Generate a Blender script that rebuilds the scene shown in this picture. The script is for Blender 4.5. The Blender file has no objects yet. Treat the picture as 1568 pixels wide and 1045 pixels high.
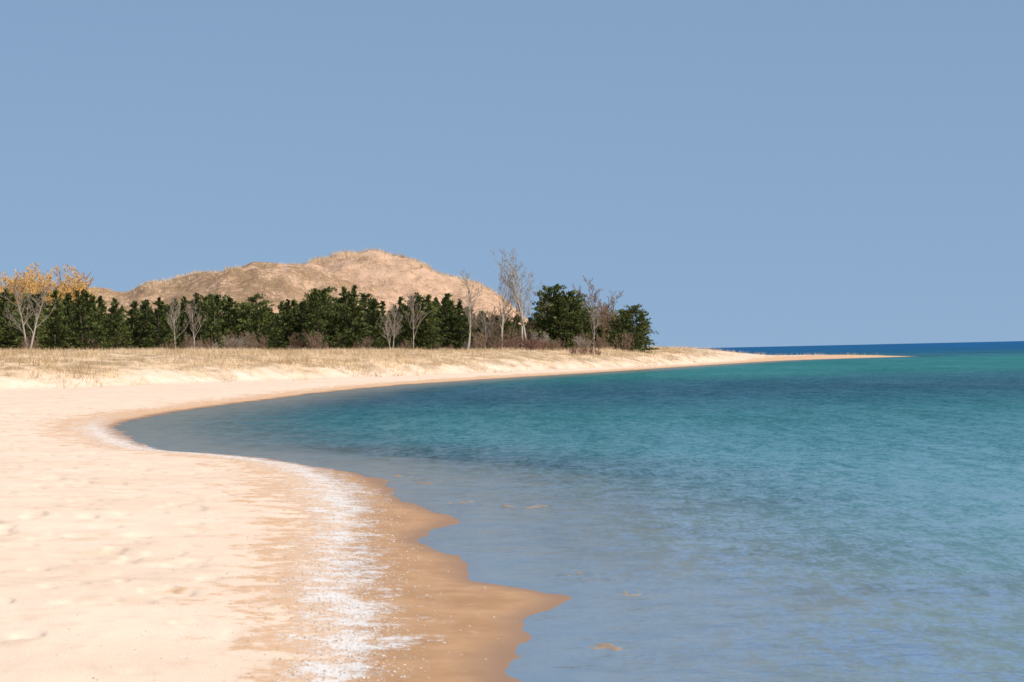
import bpy, math, random, time
import numpy as np
from mathutils import Vector, Matrix
random.seed(7); rng=np.random.default_rng(7)
scene=bpy.context.scene
T0=time.time()
EYE=1.7; F=5923.0           # eye height (m), focal length in survey units
def yh(b): return 539.6-0.022*(b-784)
def site(b,dip,h=0.0):      # bearing / dip readings -> world position on ground at height h
    d=(EYE-h)*F/(dip-yh(b)); return ((b-784)/F*d, d)
def bx(b,d): return (b-784)/F*d

# ---------------------------------------------------------------- helpers
def sstep(a,b,x):
    t=np.clip((x-a)/(b-a),0,1); return t*t*(3-2*t)
def hash2(ix,iy,seed):
    h=(ix.astype(np.int64)*374761393+iy.astype(np.int64)*668265263+seed*1442695041)&0xffffffff
    h=((h^(h>>13))*1274126177)&0xffffffff
    h=h^(h>>16)
    return (h&0xffff)/65535.0
def vnoise(x,y,seed=0):
    ix=np.floor(x); iy=np.floor(y); fx=x-ix; fy=y-iy
    fx=fx*fx*(3-2*fx); fy=fy*fy*(3-2*fy)
    a=hash2(ix,iy,seed); b=hash2(ix+1,iy,seed); c=hash2(ix,iy+1,seed); d=hash2(ix+1,iy+1,seed)
    return (a+(b-a)*fx+(c-a)*fy+(a-b-c+d)*fx*fy)*2-1
def fbm(x,y,seed=0,o=4):
    r=0;a=1;t=0
    for i in range(o):
        r=r+a*vnoise(x*2**i+17*i,y*2**i-9*i,seed+i); t+=a; a*=.5
    return r/t
def catmull(pts,n=5):
    P=[pts[0]]+list(pts)+[pts[-1]]; out=[]
    for i in range(1,len(P)-2):
        p0,p1,p2,p3=[np.array(q,float) for q in P[i-1:i+3]]
        for k in range(n):
            t=k/n
            out.append(0.5*((2*p1)+(-p0+p2)*t+(2*p0-5*p1+4*p2-p3)*t*t+(-p0+3*p1-3*p2+p3)*t**3))
    out.append(np.array(pts[-1],float)); return np.array(out)
def segdist(x,y,poly):
    x=x.astype(np.float32); y=y.astype(np.float32)
    out=np.full(x.shape,1e9,np.float32)
    for i in range(len(poly)-1):
        ax,ay=map(np.float32,poly[i]); bx_,by_=map(np.float32,poly[i+1]); dx,dy=bx_-ax,by_-ay; L=dx*dx+dy*dy+np.float32(1e-9)
        qx=x-ax; qy=y-ay
        t=np.clip((qx*dx+qy*dy)/L,0,1)
        qx-=t*dx; qy-=t*dy
        np.minimum(out,qx*qx+qy*qy,out=out)
    return np.sqrt(out).astype(float)
def inside(x,y,poly):
    c=np.zeros(x.shape,bool); n=len(poly); j=n-1
    for i in range(n):
        xi,yi=poly[i]; xj,yj=poly[j]
        if yi!=yj:
            c^=((yi>y)!=(yj>y))&(x<(xj-xi)*(y-yi)/(yj-yi)+xi)
        j=i
    return c
# ---------------------------------------------------------------- shoreline (world)
shore_r=[(775,1045),(764,1003),(792,975),(786,955),(848,918),(826,905),(762,896),(716,884),(702,858),(645,832),(640,820),
 (684,800),(668,784),(604,763),(586,742),(540,724),(470,713),(400,702),(330,695),(240,689),(208,676),(180,660),(174,652),
 (205,643),(262,632),(330,622),(400,613),(500,600.5),(600,591),(700,584),(800,577.5),(900,571.5),(1000,565),(1100,558.5),(1200,552.5),(1300,549),(1400,546)]
behind=[(60,-600),(14,-120),(5,-30),(2.0,-2),(1.0,8),(0.5,15)]
spit_back=[(47.5,548),(40,578),(37,625),(38,750),(36,1000),(-20,2200),(-500,5000),(-3000,16000)]
shore=catmull(behind+[site(*p) for p in shore_r]+spit_back,4)
land=np.vstack([shore,[(-20000,16000),(-20000,-600)]])
foam_r=[(505,1045),(528,980),(508,905),(512,850),(524,795),(492,745),(440,716),(370,704),(290,697),(205,687),(158,670),(140,655),(150,646),
 (200,637),(262,627.8),(330,619),(400,610.5),(500,598.5),(600,589.3),(700,582.5),(800,576.3),(900,570.5),(1000,564.2),(1100,557.7)]
fback=[(60-9,-600),(8,-120),(2,-30),(-.8,-2),(-.9,8),(-.95,15)]
foaml=catmull(fback+[site(*p) for p in foam_r]+[(33,480),(43,506),(52,521),(46.5,545),(39,575),(36,623),(36,750),(34,1000),(-22,2200),(-502,5000),(-3002,16000)],4)
foamp=np.vstack([foaml,[(-20000,16000),(-20000,-600)]])
bars=[(950,906,.18,.7,.55),(905,992,.2,.4,.35),(640,738,.35,2.0,.45),(612,728,.3,1.8,.4),(780,776,.5,.9,.35),(720,770,.4,.9,.3),(890,880,.25,.6,.4)]
def fields(x,y):
    s=segdist(x,y,shore); s=np.where(inside(x,y,land),s,-s)
    far=sstep(60,200,y)
    s=s+ (fbm(x*1.3,y*.5,3,3)*(.10+.5*far) + fbm(x*6,y*2.5,5,2)*.03)*np.exp(-np.abs(s)/4)
    return s
def Wb(y): return np.interp(y,[0,100,150,200,260,350,450,520],[200,60,28,15,8,3.5,3,3])
def height(x,y,s):
    a=np.clip(-s,0,None)
    deep=-np.minimum(.035*a+.005*a*a,4.0)
    z=np.where(s>0,.45*(1-np.exp(-np.clip(s,0,None)/8)),deep)
    g=s-Wb(y)
    gp=np.clip(g,0,None)
    taper=1-.93*sstep(19,36,x)
    z=z+1.35*(1-np.exp(-gp/3.2))*taper + .017*np.clip(-x,0,150)*sstep(0,30,gp)
    z=z+sstep(0,5,g)*taper*(.22*fbm(x/5,y/9,11,3)+.15*fbm(x/1.6,y/3,12,2))
    dry=sstep(1.0,3.0,s)*(1-sstep(-2,3,g))
    n_=fbm(x/.28,y/.6,24,2)
    z=z+dry*(.024*fbm(x/.6,y/1.3,21,3)+.03*fbm(x/4,y/8,22,2)-.03*sstep(.25,.6,n_)*(y<130))
    wet=sstep(-3,0,s)*(1-sstep(.6,1.5,s))
    z=z+wet*.006*fbm(x*1.5,y*.8,31,3)
    for (b,p,rx,ry,h) in bars:       # low sand bars just awash
        cx,cy=site(b,p); q=((x-cx)/rx)**2+((y-cy)/ry)**2
        m=np.exp(-q)*(.6+1.1*fbm(x*9,y*2.2,41,4)+.8*fbm(x*25,y*8,44,2))
        tgt=.005*(m-.72)/.3
        z=np.where((s<0.0)&(m>.02),z+(np.maximum(z,np.clip(tgt,-.03,.006))-z)*sstep(.02,.32,m),z)
    z=z+np.where(s<0,.03*sstep(.6,2.5,a)*(1-sstep(6,12,a))*fbm(x*1.2,y*.5,43,3),0)
    return z,g
def make_mesh(name,verts,faces,attrs=None,smooth=True):
    me=bpy.data.meshes.new(name)
    verts=np.asarray(verts,np.float32); faces=np.asarray(faces,np.int32)
    me.vertices.add(len(verts)); me.vertices.foreach_set('co',verts.ravel())
    k=faces.shape[1]
    me.loops.add(faces.size); me.loops.foreach_set('vertex_index',faces.ravel())
    me.polygons.add(len(faces)); me.polygons.foreach_set('loop_start',np.arange(0,faces.size,k,dtype=np.int32))
    me.polygons.foreach_set('use_smooth',np.full(len(faces),smooth))
    for n,v in (attrs or {}).items():
        at=me.attributes.new(n,'FLOAT','POINT'); at.data.foreach_set('value',np.asarray(v,np.float32))
    me.update(calc_edges=True)
    return me
def add_obj(name,me,mat=None,loc=(0,0,0)):
    o=bpy.data.objects.new(name,me); scene.collection.objects.link(o); o.location=loc
    if mat and me is not None:
        if not me.materials: me.materials.append(mat)
    return o
def polar(ths,rs):
    T,R=np.meshgrid(ths,rs); x=(R*np.sin(T)).ravel(); y=(R*np.cos(T)).ravel()
    nr,nt=len(rs),len(ths)
    i=np.arange(nr-1)[:,None]*nt+np.arange(nt)[None,:]
    j=np.arange(nr-1)[:,None]*nt+((np.arange(nt)+1)%nt)[None,:]
    f=np.stack([i,j,j+nt,i+nt],-1).reshape(-1,4)[:, ::-1]
    return x,y,f
# ---------------------------------------------------------------- node helpers
class NT:
    def __init__(s,nt): s.t=nt
    def n(s,typ,**k):
        nd=s.t.nodes.new(typ)
        for a,v in k.items():
            if a=='ins':
                for kk,vv in v.items():
                    if isinstance(vv,bpy.types.NodeSocket): s.t.links.new(vv,nd.inputs[kk])
                    else: nd.inputs[kk].default_value=vv
            else: setattr(nd,a,v)
        return nd
    def math(s,op,a,b=0.0,c=None,clamp=False):
        ins={0:a,1:b}
        if c is not None: ins[2]=c
        return s.n('ShaderNodeMath',operation=op,use_clamp=clamp,ins=ins).outputs[0]
    def rng(s,v,a,b,c=0.0,d=1.0,sm=True):
        return s.n('ShaderNodeMapRange',interpolation_type='SMOOTHSTEP' if sm else 'LINEAR',ins={0:v,1:a,2:b,3:c,4:d}).outputs[0]
    def mix(s,f,a,b,blend='MIX'):
        nd=s.t.nodes.new('ShaderNodeMix'); nd.data_type='RGBA'; nd.blend_type=blend
        for sock,v in ((nd.inputs[0],f),(nd.inputs[6],a),(nd.inputs[7],b)):
            if isinstance(v,bpy.types.NodeSocket): s.t.links.new(v,sock)
            else: sock.default_value=v if not isinstance(v,tuple) else (*v[:3],1.0)
        return nd.outputs[2]
    def noise(s,vec,scale,detail=4,rough=.55,dist=0.0):
        return s.n('ShaderNodeTexNoise',ins={'Vector':vec,'Scale':scale,'Detail':detail,'Roughness':rough,'Distortion':dist}).outputs[0]
    def attr(s,name): return s.n('ShaderNodeAttribute',attribute_name=name).outputs['Fac']
    def mapv(s,vec,sc): return s.n('ShaderNodeMapping',ins={'Vector':vec,'Scale':sc}).outputs[0]
def newmat(name):
    m=bpy.data.materials.new(name); m.use_nodes=True; m.node_tree.nodes.clear()
    t=NT(m.node_tree); out=t.n('ShaderNodeOutputMaterial'); return m,t,out
def link(t,a,b): t.t.links.new(a,b)

# ---------------------------------------------------------------- ground material
gm,t,out=newmat('beach_sand')
geo=t.n('ShaderNodeNewGeometry').outputs['Position']
S=t.attr('s'); FN=t.attr('fn'); G=t.attr('g'); FW=t.attr('fw')
v1=t.mapv(geo,(1,.55,1))
nA=t.noise(v1,.35,5); nB=t.noise(v1,2.2,5,.6); nC=t.noise(t.mapv(geo,(1,.45,1)),5,6,.7); nF=t.noise(geo,60,3,.6)
dry=t.mix(t.rng(nA,.35,.65),(.765,.585,.445),(.72,.54,.40))
dry=t.mix(t.rng(nB,.45,.75),dry,(.65,.47,.335))
dry=t.mix(t.math('MULTIPLY',t.rng(nF,.62,.7),.35),dry,(.5,.38,.27))
dn=t.math('ADD',FN,t.math('MULTIPLY',t.math('SUBTRACT',nC,.5),-11.0))
dn=t.math('ADD',dn,t.math('MULTIPLY',t.math('SUBTRACT',nB,.5),-6.0))
damp=t.math('MULTIPLY',t.rng(dn,2.4,1.0),t.rng(FN,5.0,2.2))
col=t.mix(t.math('MULTIPLY',damp,.85),dry,(.57,.345,.195))
wetm=t.math('MULTIPLY',t.rng(FN,.25,-.6),t.math('MAXIMUM',FW,t.rng(S,.55,.12)))
wetc=t.mix(t.rng(nB,.35,.7),(.485,.27,.125),(.39,.205,.085))
wetc=t.mix(t.rng(nC,.5,.7,0,.45),wetc,(.54,.35,.20))
wetc=t.mix(t.rng(S,.35,.0),wetc,(.31,.175,.095))
col=t.mix(wetm,col,wetc)
ab=t.math('ABSOLUTE',FN)
fm=t.math('SUBTRACT',1.25,ab)
sp=t.math('ADD',t.math('MULTIPLY',t.noise(t.mapv(geo,(1,.55,1)),17,6,.8),1.5),t.math('MULTIPLY',nC,1.3))
sp=t.math('ADD',sp,t.math('MULTIPLY',nB,.8))
foam=t.rng(t.math('ADD',sp,t.math('MULTIPLY',fm,.26)),1.86,2.22)
foam=t.math('MULTIPLY',t.math('MULTIPLY',foam,t.rng(ab,2.8,1.3)),FW)
col=t.mix(t.math('MULTIPLY',foam,.82),col,(.72,.695,.67))
uw=t.math('MULTIPLY',t.rng(S,.02,-.25),1.0)
ucol=t.mix(t.rng(nB,.4,.65),(.36,.25,.155),(.24,.17,.11))
col=t.mix(uw,col,ucol)
gn=t.math('ADD',G,t.math('MULTIPLY',t.math('SUBTRACT',t.noise(t.mapv(geo,(1,.4,1)),.5,5,.65),.5),12.0))
gmask=t.math('MULTIPLY',t.rng(gn,-1.0,3.5),t.rng(t.n('ShaderNodeSeparateXYZ',ins={0:geo}).outputs[0],34,16))
gc=t.mix(t.rng(t.noise(t.mapv(geo,(1,.3,1)),.6,6,.7),.4,.6),(.66,.46,.28),(.30,.20,.10))
col=t.mix(t.math('MULTIPLY',gmask,.9),col,gc)
rough=t.math('ADD',t.math('MULTIPLY',wetm,-.45),.95)
bh=t.math('ADD',t.math('MULTIPLY',nB,.5),t.math('MULTIPLY',nF,.12))
bstr=t.math('ADD',t.math('MULTIPLY',wetm,-.48),.75)
bump=t.n('ShaderNodeBump',ins={'Strength':bstr,'Distance':.055,'Height':bh})
bs=t.n('ShaderNodeBsdfPrincipled',ins={'Base Color':col,'Roughness':rough,'Normal':bump.outputs[0],'Specular IOR Level':.15})
link(t,bs.outputs[0],out.inputs[0])

# ---------------------------------------------------------------- ground mesh
ths=np.concatenate([np.radians(np.linspace(-180,-10.2,60)),np.radians(np.linspace(-9.6,9.6,540)),np.radians(np.linspace(10.2,178,60))])
rs=np.concatenate([np.geomspace(.6,14.5,24),np.geomspace(15,640,640),np.geomspace(650,15000,50)])
x,y,f=polar(ths,rs)
s=fields(x,y); z,g=height(x,y,s)
fd=segdist(x,y,foaml); fd=np.where(inside(x,y,foamp),fd,-fd)
w=.31*(np.clip(y,15,100)/28)**.5
w=w*(1+.5*fbm(x*.3,y*.35,81,3)); 
fn=(fd+.18*fbm(x*1.5,y*1.2,82,3))/w
fw=(1-sstep(88,125,y))
me=make_mesh('sandy_beach_ground',np.stack([x,y,z],1),f,{'s':s,'fn':fn,'g':g,'fw':fw})
add_obj('sandy_beach_ground',me,gm)
def zat(xx,yy):
    xx=np.atleast_1d(np.asarray(xx,float)); yy=np.atleast_1d(np.asarray(yy,float))
    ss=fields(xx,yy); zz,gg=height(xx,yy,ss); return zz,ss,gg
LXs=np.linspace(-130,60,381); LYs=np.linspace(340,490,151); LX,LYg=np.meshgrid(LXs,LYs)
LZ=zat(LX.ravel(),LYg.ravel())[0].reshape(LX.shape)
def zq(x,y):
    i=int(np.clip(round((x+130)/.5),0,380)); j=int(np.clip(round(y-340),0,150)); return float(LZ[j,i])
print('ground',time.time()-T0)
# ---------------------------------------------------------------- water
wm,t,out=newmat('lake_water')
geo=t.n('ShaderNodeNewGeometry').outputs['Position']
sx=t.n('ShaderNodeSeparateXYZ',ins={0:geo})
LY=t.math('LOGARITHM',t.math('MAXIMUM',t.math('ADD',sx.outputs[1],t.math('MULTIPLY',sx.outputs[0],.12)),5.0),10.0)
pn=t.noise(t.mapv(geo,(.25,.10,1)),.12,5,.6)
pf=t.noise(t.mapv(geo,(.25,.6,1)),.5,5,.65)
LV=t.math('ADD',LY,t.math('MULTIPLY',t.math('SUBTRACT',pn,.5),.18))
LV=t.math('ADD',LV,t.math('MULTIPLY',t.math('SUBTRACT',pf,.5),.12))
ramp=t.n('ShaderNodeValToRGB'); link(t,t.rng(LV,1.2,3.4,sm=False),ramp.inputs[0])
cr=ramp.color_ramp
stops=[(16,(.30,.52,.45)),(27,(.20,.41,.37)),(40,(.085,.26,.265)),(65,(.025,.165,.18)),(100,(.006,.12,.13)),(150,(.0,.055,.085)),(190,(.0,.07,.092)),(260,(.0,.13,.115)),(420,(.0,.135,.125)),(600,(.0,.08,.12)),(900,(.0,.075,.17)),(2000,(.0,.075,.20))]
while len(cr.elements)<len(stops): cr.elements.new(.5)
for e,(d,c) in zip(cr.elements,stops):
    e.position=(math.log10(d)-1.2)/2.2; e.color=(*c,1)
S=t.attr('s')
def wav(sc,ry,ang,det=2,ro=.6):
    v=t.n('ShaderNodeMapping',ins={'Vector':geo,'Rotation':(0,0,math.radians(ang)),'Scale':(1,ry,1)}).outputs[0]
    return t.math('SUBTRACT',t.noise(v,sc,det,ro,.35),.5)
w1=wav(19,.19,3,3,.7); w2=wav(6,.16,-4,3,.65); w3=wav(1.8,.11,5); w4=wav(.4,.10,-3,3); w5=wav(.09,.10,2,3)
rr=t.math('ADD',t.math('MULTIPLY',w1,1.1),t.math('MULTIPLY',w2,1.1))
rr=t.math('ADD',rr,t.math('MULTIPLY',w3,.6)); rr=t.math('ADD',rr,t.math('MULTIPLY',w4,.35)); rr=t.math('ADD',rr,t.math('MULTIPLY',w5,.4))
r1=t.noise(t.mapv(geo,(1,.5,1)),5.5,3,.6,.3)
r2=t.noise(t.mapv(geo,(.8,.4,1)),1.6,4,.6,.4)
r3=t.noise(t.mapv(geo,(.5,.3,1)),.4,4,.6,.4)
hh=t.math('ADD',t.math('MULTIPLY',r1,.05),t.math('ADD',t.math('MULTIPLY',r2,.14),t.math('MULTIPLY',r3,.22)))
calm=t.rng(S,-.1,-2.0,.15,1.0)
bump=t.n('ShaderNodeBump',ins={'Strength':calm,'Distance':1.0,'Height':hh})
N=bump.outputs[0]
ripple_shade=t.rng(rr,-.22,.22,-1.0,1.0,sm=False)           # noise imitating the light and shade of wavelet faces
ripple_shade=t.math('MULTIPLY',ripple_shade,t.rng(S,-.2,-2.5,.12,1.0))
bodyc=t.mix(t.math('MULTIPLY_ADD',ripple_shade,.5,.5),t.mix(1.0,ramp.outputs[0],(.58,.66,.72),'MULTIPLY'),t.mix(1.0,ramp.outputs[0],(1.3,1.22,1.18),'MULTIPLY'))  # ripple light and shade painted into the water body colour
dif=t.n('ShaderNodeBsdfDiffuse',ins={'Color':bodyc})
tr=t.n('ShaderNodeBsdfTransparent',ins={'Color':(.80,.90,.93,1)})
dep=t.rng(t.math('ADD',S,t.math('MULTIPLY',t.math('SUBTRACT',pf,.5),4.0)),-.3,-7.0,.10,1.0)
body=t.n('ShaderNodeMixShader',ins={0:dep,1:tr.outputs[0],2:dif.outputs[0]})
gl=t.n('ShaderNodeBsdfGlossy',ins={'Color':(1,1,1,1),'Roughness':.12,'Normal':N})
fr=t.n('ShaderNodeFresnel',ins={'IOR':1.33,'Normal':N})
fac=t.math('MULTIPLY',fr.outputs[0],t.rng(LY,1.3,2.15,.70,.22))
fac=t.math('MULTIPLY',fac,t.rng(LY,2.6,3.0,1.0,.5))
fac=t.math('MULTIPLY',fac,t.math('MULTIPLY_ADD',ripple_shade,.55,1.0),clamp=True)
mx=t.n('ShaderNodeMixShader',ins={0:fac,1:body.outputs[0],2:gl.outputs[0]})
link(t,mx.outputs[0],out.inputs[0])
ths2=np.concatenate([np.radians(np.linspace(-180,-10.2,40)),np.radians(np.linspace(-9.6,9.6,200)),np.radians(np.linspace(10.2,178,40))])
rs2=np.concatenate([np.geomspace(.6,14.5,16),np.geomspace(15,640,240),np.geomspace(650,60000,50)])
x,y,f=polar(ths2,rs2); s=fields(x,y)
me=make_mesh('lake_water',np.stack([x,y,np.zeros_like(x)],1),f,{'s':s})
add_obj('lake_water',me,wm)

# ---------------------------------------------------------------- dune
dm,t,out=newmat('dune_sand')
geo=t.n('ShaderNodeNewGeometry').outputs['Position']
vg=t.attr('veg')
n1=t.noise(geo,.12,7,.7); n2=t.noise(geo,.7,6,.8)
base=t.mix(t.rng(n1,.35,.65),(.74,.48,.32),(.62,.39,.25))
vv=t.math('ADD',t.math('ADD',vg,t.math('MULTIPLY',t.math('SUBTRACT',n1,.5),3.0)),t.math('MULTIPLY',t.math('SUBTRACT',n2,.5),4.5))
col=t.mix(t.math('MULTIPLY',t.rng(vv,.1,1.1),.8),base,(.28,.18,.095))
bump=t.n('ShaderNodeBump',ins={'Strength':1.0,'Distance':1.8,'Height':t.math('ADD',n1,t.math('MULTIPLY',n2,.5))})
bs=t.n('ShaderNodeBsdfPrincipled',ins={'Base Color':col,'Roughness':.95,'Normal':bump.outputs[0],'Specular IOR Level':.1})
link(t,bs.outputs[0],out.inputs[0])
def prof(lst,D):
    xs=[bx(b,D) for b,_ in lst]; hs=[(yh(b)-p)/F*D+EYE for b,p in lst]; return xs,hs
pa=prof([(-700,470),(-300,450),(0,444),(100,438),(200,432),(250,429),(290,419),(340,406),(400,397),(450,396),(500,410),(560,440),(620,480),(700,545)],960)
pb=prof([(300,500),(330,470),(400,430),(450,400),(490,388),(530,379),(550,377),(600,386),(650,401),(700,416),(740,433),(765,452),(800,480),(850,515),(900,536)],1000)
gx=np.linspace(-300,40,520); gy=np.linspace(860,1160,240); X,Y=np.meshgrid(gx,gy)
def sect(Y,yr,wf,wb):
    u=np.where(Y<yr,(yr-Y)/wf,(Y-yr)/wb); return np.where(u<1,(1-sstep(0,1,u)*1.0),0)
def dune_h(X,Y):
    A=np.interp(X,*pa); B=np.interp(X,*pb)
    for k in (-5,5): A=A+np.interp(X+k,*pa); B=B+np.interp(X+k,*pb)
    A/=3;B/=3
    wig=fbm(X/28,Y/60,51,3)*9
    hA=A*sect(Y,960+wig,88,80); hB=B*sect(Y,1000-.45*np.clip(X+39,0,99)+.3*wig,95,90)
    H=np.log(np.exp(hA/1.6)+np.exp(hB/1.6))*1.6-1.1
    amp=np.clip(H/12,0,1)
    rid=1-np.abs(fbm(X/16,Y/34,52,4))*2
    return H+amp*(rid*1.9-1.3+.6*fbm(X/3,Y/4,55,3)),hA,hB
Z,hA,hB=dune_h(X,Y)
veg=np.clip(.22+.6*sstep(-2,3,hA-hB)+.2*sstep(-90,-130,X)-.12*sstep(-60,-20,X),0,1)
nx,ny=len(gx),len(gy)
i=np.arange(ny-1)[:,None]*nx+np.arange(nx-1)[None,:]
f=np.stack([i,i+1,i+nx+1,i+nx],-1).reshape(-1,4)
me=make_mesh('sand_dune',np.stack([X.ravel(),Y.ravel(),Z.ravel()],1),f,{'veg':veg.ravel()})
add_obj('sand_dune',me,dm)

# ---------------------------------------------------------------- grass
def blades(px,py,pz,hmin,hmax,nb,wd,spread):
    n=len(px); N=n*nb
    bx0=np.repeat(px,nb)+rng.normal(0,spread,N); by0=np.repeat(py,nb)+rng.normal(0,spread,N); bz0=np.repeat(pz,nb)-.03
    h=rng.uniform(hmin,hmax,N)*np.repeat(rng.uniform(.5,1.1,n),nb); a=rng.uniform(0,2*np.pi,N); ln=rng.uniform(.2,1.0,N)*h; la=rng.uniform(0,2*np.pi,N)
    wx=np.cos(a)*wd; wy=np.sin(a)*wd
    v=np.empty((N,3,3)); v[:,0]=np.stack([bx0-wx,by0-wy,bz0],1); v[:,1]=np.stack([bx0+wx,by0+wy,bz0],1)
    v[:,2]=np.stack([bx0+np.cos(la)*ln,by0+np.sin(la)*ln,bz0+h],1)
    patch=np.clip(.5+.9*fbm(px/4,py/10,91,3),0,1)
    rnd=np.repeat(np.clip(np.repeat(patch,nb)*.6+rng.uniform(0,.4,N),0,1),3)
    return v.reshape(-1,3),np.arange(N*3).reshape(-1,3),rnd
def simple_var(name,stops,rough=.8,trans=False,objv=.35):
    m,t,out=newmat(name)
    r=t.n('ShaderNodeValToRGB'); link(t,t.attr('rnd'),r.inputs[0])
    while len(r.color_ramp.elements)<len(stops): r.color_ramp.elements.new(.5)
    for k,(e,c) in enumerate(zip(r.color_ramp.elements,stops)):
        e.position=k/(len(stops)-1); e.color=(*c,1)
    oi=t.n('ShaderNodeObjectInfo').outputs['Random']
    col=t.mix(t.rng(oi,0,1,0,objv,sm=False),r.outputs[0],tuple(.55*q for q in stops[0]))
    b=t.n('ShaderNodeBsdfPrincipled',ins={'Base Color':col,'Roughness':rough,'Specular IOR Level':.15})
    sh=b.outputs[0]
    if trans:
        tl=t.n('ShaderNodeBsdfTranslucent',ins={'Color':col}); sh=t.n('ShaderNodeMixShader',ins={0:.25,1:sh,2:tl.outputs[0]}).outputs[0]
    link(t,sh,out.inputs[0]); return m
grass_m=simple_var('dry_marram_grass',[(.30,.20,.095),(.56,.39,.21),(.72,.54,.34),(.80,.64,.46)],trans=True,objv=0)
n=110000
yy=rng.uniform(185,520,n); xx=rng.uniform(-.172,.135,n)*yy
zz,ss,gg=zat(xx,yy)
dens=sstep(-1.5,4,gg+5*fbm(xx/2.5,yy/7,61,3))*(.12+.88*sstep(-.2,.4,fbm(xx/3,yy/8,62,3)))*(1-.75*sstep(16,26,xx))
k=(rng.uniform(0,1,n)<dens)&(ss>2)
v,f,r=blades(xx[k],yy[k],zz[k],.14,.55,5,.016,.18)
add_obj('beach_grass',make_mesh('beach_grass',v,f,{'rnd':r},False),grass_m)
n=30000
xx=rng.uniform(-140,0,n); yy=rng.uniform(915,1010,n); zz,ha,hb=dune_h(xx,yy)
top=np.maximum(np.interp(xx,*pa),np.interp(xx,*pb))
k=(rng.uniform(0,1,n)<(.16+.84*sstep(.86,1.0,zz/top))*sstep(-.2,.4,fbm(xx/6,yy/6,71,3)+.15))
v,f,r=blades(xx[k],yy[k],zz[k],.4,1.4,5,.05,.5)
add_obj('dune_grass',make_mesh('dune_grass',v,f,{'rnd':r},False),grass_m)
print('grass',time.time()-T0)
# ---------------------------------------------------------------- conifers
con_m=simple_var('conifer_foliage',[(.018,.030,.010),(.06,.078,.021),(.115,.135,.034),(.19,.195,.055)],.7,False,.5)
bark_m=simple_var('conifer_bark',[(.10,.07,.05),(.16,.12,.09)])
def tubes(segs,ns):
    p0=np.array([s[0] for s in segs]);p1=np.array([s[1] for s in segs]); r0=np.array([s[2] for s in segs]);r1=np.array([s[3] for s in segs])
    d=p1-p0; d/=np.linalg.norm(d,axis=1)[:,None]+1e-9
    ref=np.where(np.abs(d[:,2:3])<.9,np.array([[0,0,1.]]),np.array([[1.,0,0]]))
    u=np.cross(d,ref); u/=np.linalg.norm(u,axis=1)[:,None]; w_=np.cross(d,u)
    an=2*np.pi*np.arange(ns)/ns; c=np.cos(an)[None,:,None]; s_=np.sin(an)[None,:,None]
    ring=c*u[:,None]+s_*w_[:,None]
    V=np.concatenate([p0[:,None]+ring*r0[:,None,None],p1[:,None]+ring*r1[:,None,None]],1).reshape(-1,3)
    k=np.arange(ns); q=np.stack([k,(k+1)%ns,ns+(k+1)%ns,ns+k],1)
    Fc=(np.arange(len(segs))*2*ns)[:,None,None]+q[None]
    return V,Fc.reshape(-1,4),np.repeat([s[4] for s in segs],2*ns)
def conifer(seed,H,R,kind):
    q=np.random.default_rng(seed)
    V,Fc,_=tubes([((0,0,-.3),(0,0,H*.5),.13,.08,.5),((0,0,H*.5),(0,0,H*.98),.08,.012,.5)],6)
    nt=len(V); L=[]; rn=[]
    nb=110 if kind else 95
    lean=q.normal(0,.03,2)
    for b in range(nb):
        tt=(b+q.uniform(0,1))/nb; tt=.03+.95*tt
        if kind==0: rad=R*(1-tt)**.85
        elif kind==1: rad=R*math.sqrt(max(0,1-tt**2.4))*.9*(.75+.25*min(1,tt/.25))
        else: rad=R*(1-tt**1.35)*.98
        rad=max(rad,.07)*q.uniform(.45,1.4)
        a=q.uniform(0,2*math.pi); up=q.uniform(-.05,.38)+.3*tt
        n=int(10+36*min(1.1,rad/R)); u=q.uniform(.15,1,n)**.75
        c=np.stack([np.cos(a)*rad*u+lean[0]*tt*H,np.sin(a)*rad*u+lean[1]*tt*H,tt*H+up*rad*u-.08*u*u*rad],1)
        k_=min(1,.25+rad/R*1.2)
        c+=q.normal(0,1,(n,3))*np.array([.12,.12,.07])*(.6+.5*R/1.6)*k_
        dirs=q.normal(0,1,(n,3))*.8; dirs[:,0]+=np.cos(a)*1.1; dirs[:,1]+=np.sin(a)*1.1; dirs[:,2]+=.6+tt
        dirs/=np.linalg.norm(dirs,axis=1)[:,None]; sd=np.cross(dirs,q.normal(0,1,(n,3))); sd/=np.linalg.norm(sd,axis=1)[:,None]
        sz=q.uniform(.10,.25,n)[:,None]
        L.append(np.stack([c-sd*sz*.42,c+sd*sz*.42,c+dirs*sz*1.3],1).reshape(-1,3))
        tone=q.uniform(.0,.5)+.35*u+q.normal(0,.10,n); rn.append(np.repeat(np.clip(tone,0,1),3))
    Lv=np.concatenate(L); rn=np.concatenate(rn)
    Fq=np.concatenate([Fc[:,[0,1,2]],Fc[:,[0,2,3]]])
    lf=np.arange(len(Lv)).reshape(-1,3)+nt
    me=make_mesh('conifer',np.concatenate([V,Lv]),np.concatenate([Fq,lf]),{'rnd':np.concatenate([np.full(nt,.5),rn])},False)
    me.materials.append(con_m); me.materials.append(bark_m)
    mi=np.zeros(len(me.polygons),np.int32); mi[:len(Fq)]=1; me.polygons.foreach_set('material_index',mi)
    return me
variants=[conifer(100,6,1.6,0),conifer(101,6,1.8,2),conifer(102,6,2.0,1),conifer(103,6,1.3,0),conifer(104,6,1.9,2),conifer(105,6,2.3,1),conifer(106,6,1.75,0),conifer(107,6,1.6,2),conifer(108,6,2.1,2),conifer(109,6,1.5,0)]
par=bpy.data.objects.new('conifer_treeline',None); scene.collection.objects.link(par)
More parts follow.
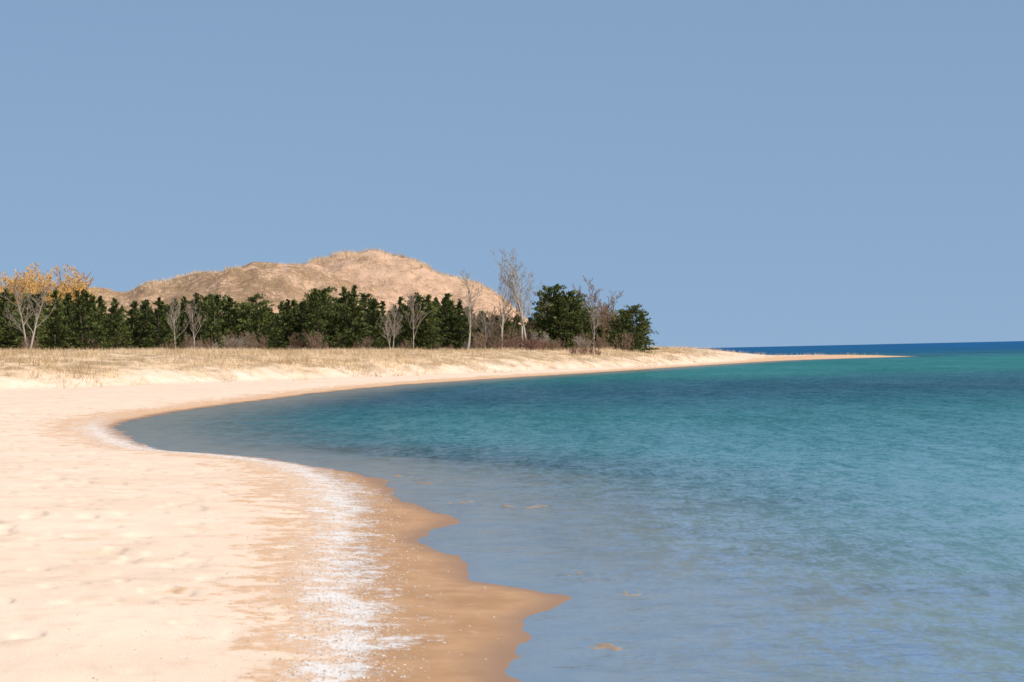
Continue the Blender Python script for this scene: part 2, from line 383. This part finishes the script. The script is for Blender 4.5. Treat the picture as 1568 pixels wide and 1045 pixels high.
tops=[(-800,470),(-300,462),(0,446),(60,450),(130,448),(180,457),(230,460),(300,450),(340,456),(400,455),(440,460),(490,448),(535,444),(580,461),(640,451),(690,455),(740,476),(780,486),(810,468),(850,444),(885,455),(910,476),(945,476),(970,470),(990,486)]
cnt=0
def put(b,d,hf,vi=None,ws=1.0,toff=0):
    global cnt
    X_=bx(b,d); z0=zq(X_,d); top=np.interp(b,[q[0] for q in tops],[q[1] for q in tops])+toff
    H=max(2.0,((yh(b)-top)/F*d+EYE-z0)*hf)
    vi=random.choice([0,0,1,2,3,4,5,6,6,7,8,9]) if vi is None else vi
    o=bpy.data.objects.new('tree_%d'%cnt,variants[vi]); cnt+=1
    scene.collection.objects.link(o); o.parent=par; o.location=(X_,d,z0-.05)
    sc=H/6; wz=ws*random.uniform(.8,1.35)*(.5*sc+.5); o.scale=(wz,wz,sc); o.rotation_euler=(random.uniform(-.05,.05),random.uniform(-.05,.05),random.uniform(0,6.28))
b=-640
while b<985:
    put(b,random.uniform(396,418),random.choice([1.03,1,.9,.78,.66,.5])*random.uniform(.92,1.04)); b+=random.uniform(7,24)
for row,(d0,d1) in enumerate([(422,436),(438,452),(455,475)]):
    b=-640
    while b<(960-row*12):
        put(b,random.uniform(d0,d1),random.choice([.62,.72,.80,.88,.99])); b+=random.uniform(11,24)
for (bb,vi,ws,to) in [(486,0,1,-6),(500,3,1,-4),(528,6,1,-4),(541,3,1.1,-8),(443,4,1.0,0),(300,0,1,0),(398,5,1,0),(640,3,1,-2),(655,0,.9,0),(684,0,.9,-4),(848,5,1.1,-4),(868,2,1.2,0),(884,5,1.1,0),(858,1,1.1,-3),(970,2,.95,0),(982,7,.75,0),(955,5,.9,4),(8,1,1,-4),(84,0,1,-4),(127,3,1,-2),(138,0,.9,-4),(226,0,1,0),(330,3,1,-2),(352,6,1,0),(578,6,1,-2),(612,0,.9,0),(180,6,1,0),(205,0,1,3)]:
    put(bb,random.uniform(394,402),1.02,vi,ws,to)
print('conifers',time.time()-T0)
# ---------------------------------------------------------------- bare trees
birch_m=simple_var('pale_bark',[(.46,.40,.33),(.33,.28,.22),(.28,.22,.17)])
brown_m=simple_var('brown_twigs',[(.24,.17,.12),(.20,.14,.09),(.27,.18,.12)])
gold_m=simple_var('golden_willow_twigs',[(.30,.22,.14),(.56,.35,.13),(.72,.44,.15)],objv=.1)
red_m=simple_var('red_twigs',[(.20,.10,.07),(.27,.14,.10),(.22,.13,.10)])
def bare(seed,H,spread,levels=4,r0=.13,up=.35,stems=1,first=.28,nch=(9,5,4,3),ratio=(.5,.5,.5,.5),thin=.02):
    q=random.Random(seed); B={5:[],4:[],3:[]}
    def norm(v):
        l=math.sqrt(v[0]**2+v[1]**2+v[2]**2)+1e-9; return (v[0]/l,v[1]/l,v[2]/l)
    def grow(p,d,L,r,lev):
        n=4 if lev<2 else (3 if lev<4 else 2); pts=[p]; dd=d
        for k in range(n):
            g_=.06 if lev==0 else .17
            dd=norm((dd[0]+q.gauss(0,g_),dd[1]+q.gauss(0,g_),dd[2]+q.gauss(0,g_)+(up*.18 if lev else 0)))
            l=L/n; p0=pts[-1]; p2=(p0[0]+dd[0]*l,p0[1]+dd[1]*l,p0[2]+dd[2]*l); ra=r*(1-.8*k/n); rb=r*(1-.8*(k+1)/n)
            B[5 if lev==0 else (4 if lev==1 else 3)].append((p0,p2,max(ra,thin),max(rb,thin*.7),min(1,lev/3.))); pts.append(p2)
        if lev>=levels: return
        for c in range(nch[lev]):
            f0=first if lev==0 else .15
            u=f0+(1-f0)*(c+q.random())/nch[lev]
            kk=min(n-1,int(u*n)); fr_=u*n-kk; a_,b_=pts[kk],pts[kk+1]; pp=tuple(a_[i]*(1-fr_)+b_[i]*fr_ for i in range(3))
            base=norm(tuple(b_[i]-a_[i] for i in range(3)))
            a=q.uniform(0,2*math.pi); perp=(math.cos(a),math.sin(a),q.uniform(-.1,.4))
            nd=norm(tuple(base[i]*(1-spread)+perp[i]*spread for i in range(3)))
            grow(pp,nd,L*ratio[lev]*q.uniform(.65,1.15)*(1.15-.55*u),max(r*(1-.7*u)*.5,thin),lev+1)
    for s_ in range(stems):
        d=[q.gauss(0,.03),q.gauss(0,.03),1.0]
        if stems>1: d[0]+=q.gauss(0,.22); d[1]+=q.gauss(0,.22)
        e=.15*(stems-1)**.5
        grow((q.gauss(0,e),q.gauss(0,e),-.2),norm(d),H*(q.uniform(.75,1.0) if stems>1 else .97),r0,0)
    Vs=[];Fs=[];Rs=[];off=0
    for ns,sg in B.items():
        if not sg: continue
        V,Fc,R_=tubes(sg,ns); Vs.append(V); Fs.append(Fc+off); Rs.append(R_); off+=len(V)
    return make_mesh('bare_tree',np.concatenate(Vs),np.concatenate(Fs),{'rnd':np.concatenate(Rs)},False)
def plant(name,me,mat,b,d,rot=0,sink=.0,sc=1):
    if not me.materials: me.materials.append(mat)
    X_=bx(b,d); z0=zq(X_,d); me.name=name
    o=bpy.data.objects.new(name,me); scene.collection.objects.link(o); o.location=(X_,d,z0-sink); o.rotation_euler=(0,0,rot); o.scale=(sc,)*3
    return o
def Ht(b,top,d):
    return (yh(b)-top)/F*d+EYE-zq(bx(b,d),d)
for k,(b,top,d,sp,st) in enumerate([(44,436,392,.45,2),(270,466,392,.4,1),(298,470,391,.4,1),(603,474,392,.42,2),(632,458,392,.35,1),(716,432,388,.44,1),(768,428,392,.40,1),(800,408,389,.42,1),(808,400,389,.50,1),(838,460,402,.45,1),(908,466,396,.45,1),(742,474,394,.45,2)]):
    H=Ht(b,top,d); plant('bare_birch_tree',bare(300+k,H,sp,4,.12 if H>6 else .07,up=.7,stems=st,thin=.012,nch=(12,5,4,3)),birch_m,b,d,k)
for k,(b,top,d) in enumerate([(-4,440,474),(14,434,472),(30,428,470),(50,422,476),(70,420,472),(88,424,475),(104,428,478),(124,438,474),(40,432,464),(64,428,464),(96,432,466),(-30,435,475),(-90,440,478)]):
    H=Ht(b,top,d); plant('golden_willow_tree',bare(400+k,H,.46,4,.07,up=.5,stems=4,nch=(9,6,5,4),thin=.023),gold_m,b,d,k)
for k,(b,top,d) in enumerate([(920,440,440),(932,462,425),(915,474,408),(946,482,402),(750,480,402),(735,486,404),(780,474,410),(815,492,404)]):
    H=Ht(b,top,d); plant('bare_brown_tree',bare(500+k,H,.46,4,.08,up=.5,stems=3,nch=(9,6,5,3),thin=.015),brown_m,b,d,k)
sh=[bare(600+k,1.5,.45,3,.025,up=.3,stems=14,first=.15,nch=(6,4,4),thin=.013) for k in range(3)]
for k,(b,d,sc) in enumerate([(778,372,.9),(792,370,1.0),(806,371,1.05),(820,372,.9),(833,374,.7)]):
    plant('red_osier_shrub',sh[k%3].copy(),red_m,b,d,k*1.3,0,sc)
for k,(b,d,sc) in enumerate([(878,352,.45),(890,350,.5),(903,351,.48),(914,352,.4)]):
    plant('red_osier_shrub',sh[k%3].copy(),red_m,b,d,k*1.7,0,sc)
up=bpy.data.objects.new('bare_undergrowth',None); scene.collection.objects.link(up)
ush=[bare(700+k,2.0,.42,3,.025,up=.5,stems=7,first=.1,nch=(6,5,4),thin=.012) for k in range(4)]
for m_ in ush[:3]: m_.materials.append(brown_m)
ush[3].materials.append(birch_m)
for k in range(75):
    b=random.choice([random.uniform(-200,990),random.uniform(440,560),random.uniform(700,860),random.uniform(250,400),random.uniform(880,980)])
    d=random.uniform(386,398); X_=bx(b,d); z0=zq(X_,d)
    o=bpy.data.objects.new('shrub_%d'%k,random.choice(ush[:3]+ush)); scene.collection.objects.link(o); o.parent=up
    o.location=(X_,d,z0-.05); sc=random.uniform(.4,1.1); o.scale=(sc,sc,sc*random.uniform(.8,1.2)); o.rotation_euler=(0,0,random.uniform(0,6))
print('bare',time.time()-T0)
# ---------------------------------------------------------------- shell fragments in the drift band
shell_m=simple_var('shell_fragments',[(.25,.16,.1),(.6,.5,.42),(.8,.77,.72),(.85,.83,.8)],.6)
n=12000; yy=20*np.exp(rng.uniform(-.15,1.35,n))
fy=foaml[:,1]; fx=foaml[:,0]; m=(fy>5)&(fy<90); o_=np.argsort(fy[m]); cx=np.interp(yy,fy[m][o_],fx[m][o_])
ww=.28*(yy/28)**.6; xx=cx+rng.normal(0,.85,n)*ww+ (rng.uniform(0,1,n)<.1)*rng.uniform(-1.5,1.5,n)
zz,ss,gg=zat(xx,yy); k=ss>.1; xx,yy,zz=xx[k],yy[k],zz[k]; n=len(xx)
sz=rng.uniform(.003,.010,n)
a=rng.uniform(0,6.28,n); V=np.empty((n,5,3))
for j in range(4):
    an=a+j*math.pi/2+rng.uniform(-.4,.4,n); V[:,j]=np.stack([xx+np.cos(an)*sz,yy+np.sin(an)*sz,zz+.001+rng.uniform(0,.4,n)*sz],1)
V[:,4]=np.stack([xx,yy,zz+sz*.8],1)
f=(np.arange(n)*5)[:,None,None]+np.array([[0,1,4],[1,2,4],[2,3,4],[3,0,4]])[None]
add_obj('shell_fragments',make_mesh('shell_fragments',V.reshape(-1,3),f.reshape(-1,3),{'rnd':np.repeat(rng.uniform(0,1,n),5)},False),shell_m)

# ---------------------------------------------------------------- light
EL=45;AZ=56
sun=bpy.data.lights.new('sun','SUN'); sun.energy=5.0; sun.angle=math.radians(.5); sun.color=(1,.955,.88)
so=bpy.data.objects.new('sun',sun); scene.collection.objects.link(so); so.rotation_euler=(math.radians(90-EL),0,math.radians(AZ)); so.location=(50,-50,80)
wd=bpy.data.worlds.new('World'); scene.world=wd; wd.use_nodes=True; wd.node_tree.nodes.clear(); t=NT(wd.node_tree)
gen=t.n('ShaderNodeTexCoord').outputs['Generated']; sp=t.n('ShaderNodeSeparateXYZ',ins={0:gen})
zz_=t.math('ADD',t.math('MULTIPLY',t.math('MAXIMUM',sp.outputs[2],0.0),.9),.30)
vec=t.n('ShaderNodeCombineXYZ',ins={0:sp.outputs[0],1:sp.outputs[1],2:zz_}).outputs[0]
vec=t.n('ShaderNodeVectorMath',operation='NORMALIZE',ins={0:vec}).outputs[0]
sky=t.n('ShaderNodeTexSky'); sky.sky_type='NISHITA'; sky.sun_disc=False; sky.sun_elevation=math.radians(EL); sky.sun_rotation=math.radians(180-AZ)
sky.air_density=1.0; sky.dust_density=.8; sky.ozone_density=1.0
link(t,vec,sky.inputs['Vector'])
skc=t.mix(1.0,sky.outputs[0],(1.05,1.04,.98),'MULTIPLY')
bg=t.n('ShaderNodeBackground',ins={'Color':skc,'Strength':.15})
wo=t.n('ShaderNodeOutputWorld'); link(t,bg.outputs[0],wo.inputs[0])

# ---------------------------------------------------------------- camera
cam=bpy.data.cameras.new('camera'); co=bpy.data.objects.new('camera',cam); scene.collection.objects.link(co); scene.camera=co
cam.sensor_width=22.5; cam.lens=85; cam.clip_start=.5; cam.clip_end=100000
cam.dof.use_dof=True; cam.dof.focus_distance=170; cam.dof.aperture_fstop=9
R=Matrix.Rotation(math.radians(90)+17.1/F,4,'X')@Matrix.Rotation(-math.atan(.022),4,'Z')
co.matrix_world=Matrix.Translation((0,0,EYE))@R
scene.view_settings.view_transform='Standard'; scene.view_settings.look='None'; scene.view_settings.exposure=0
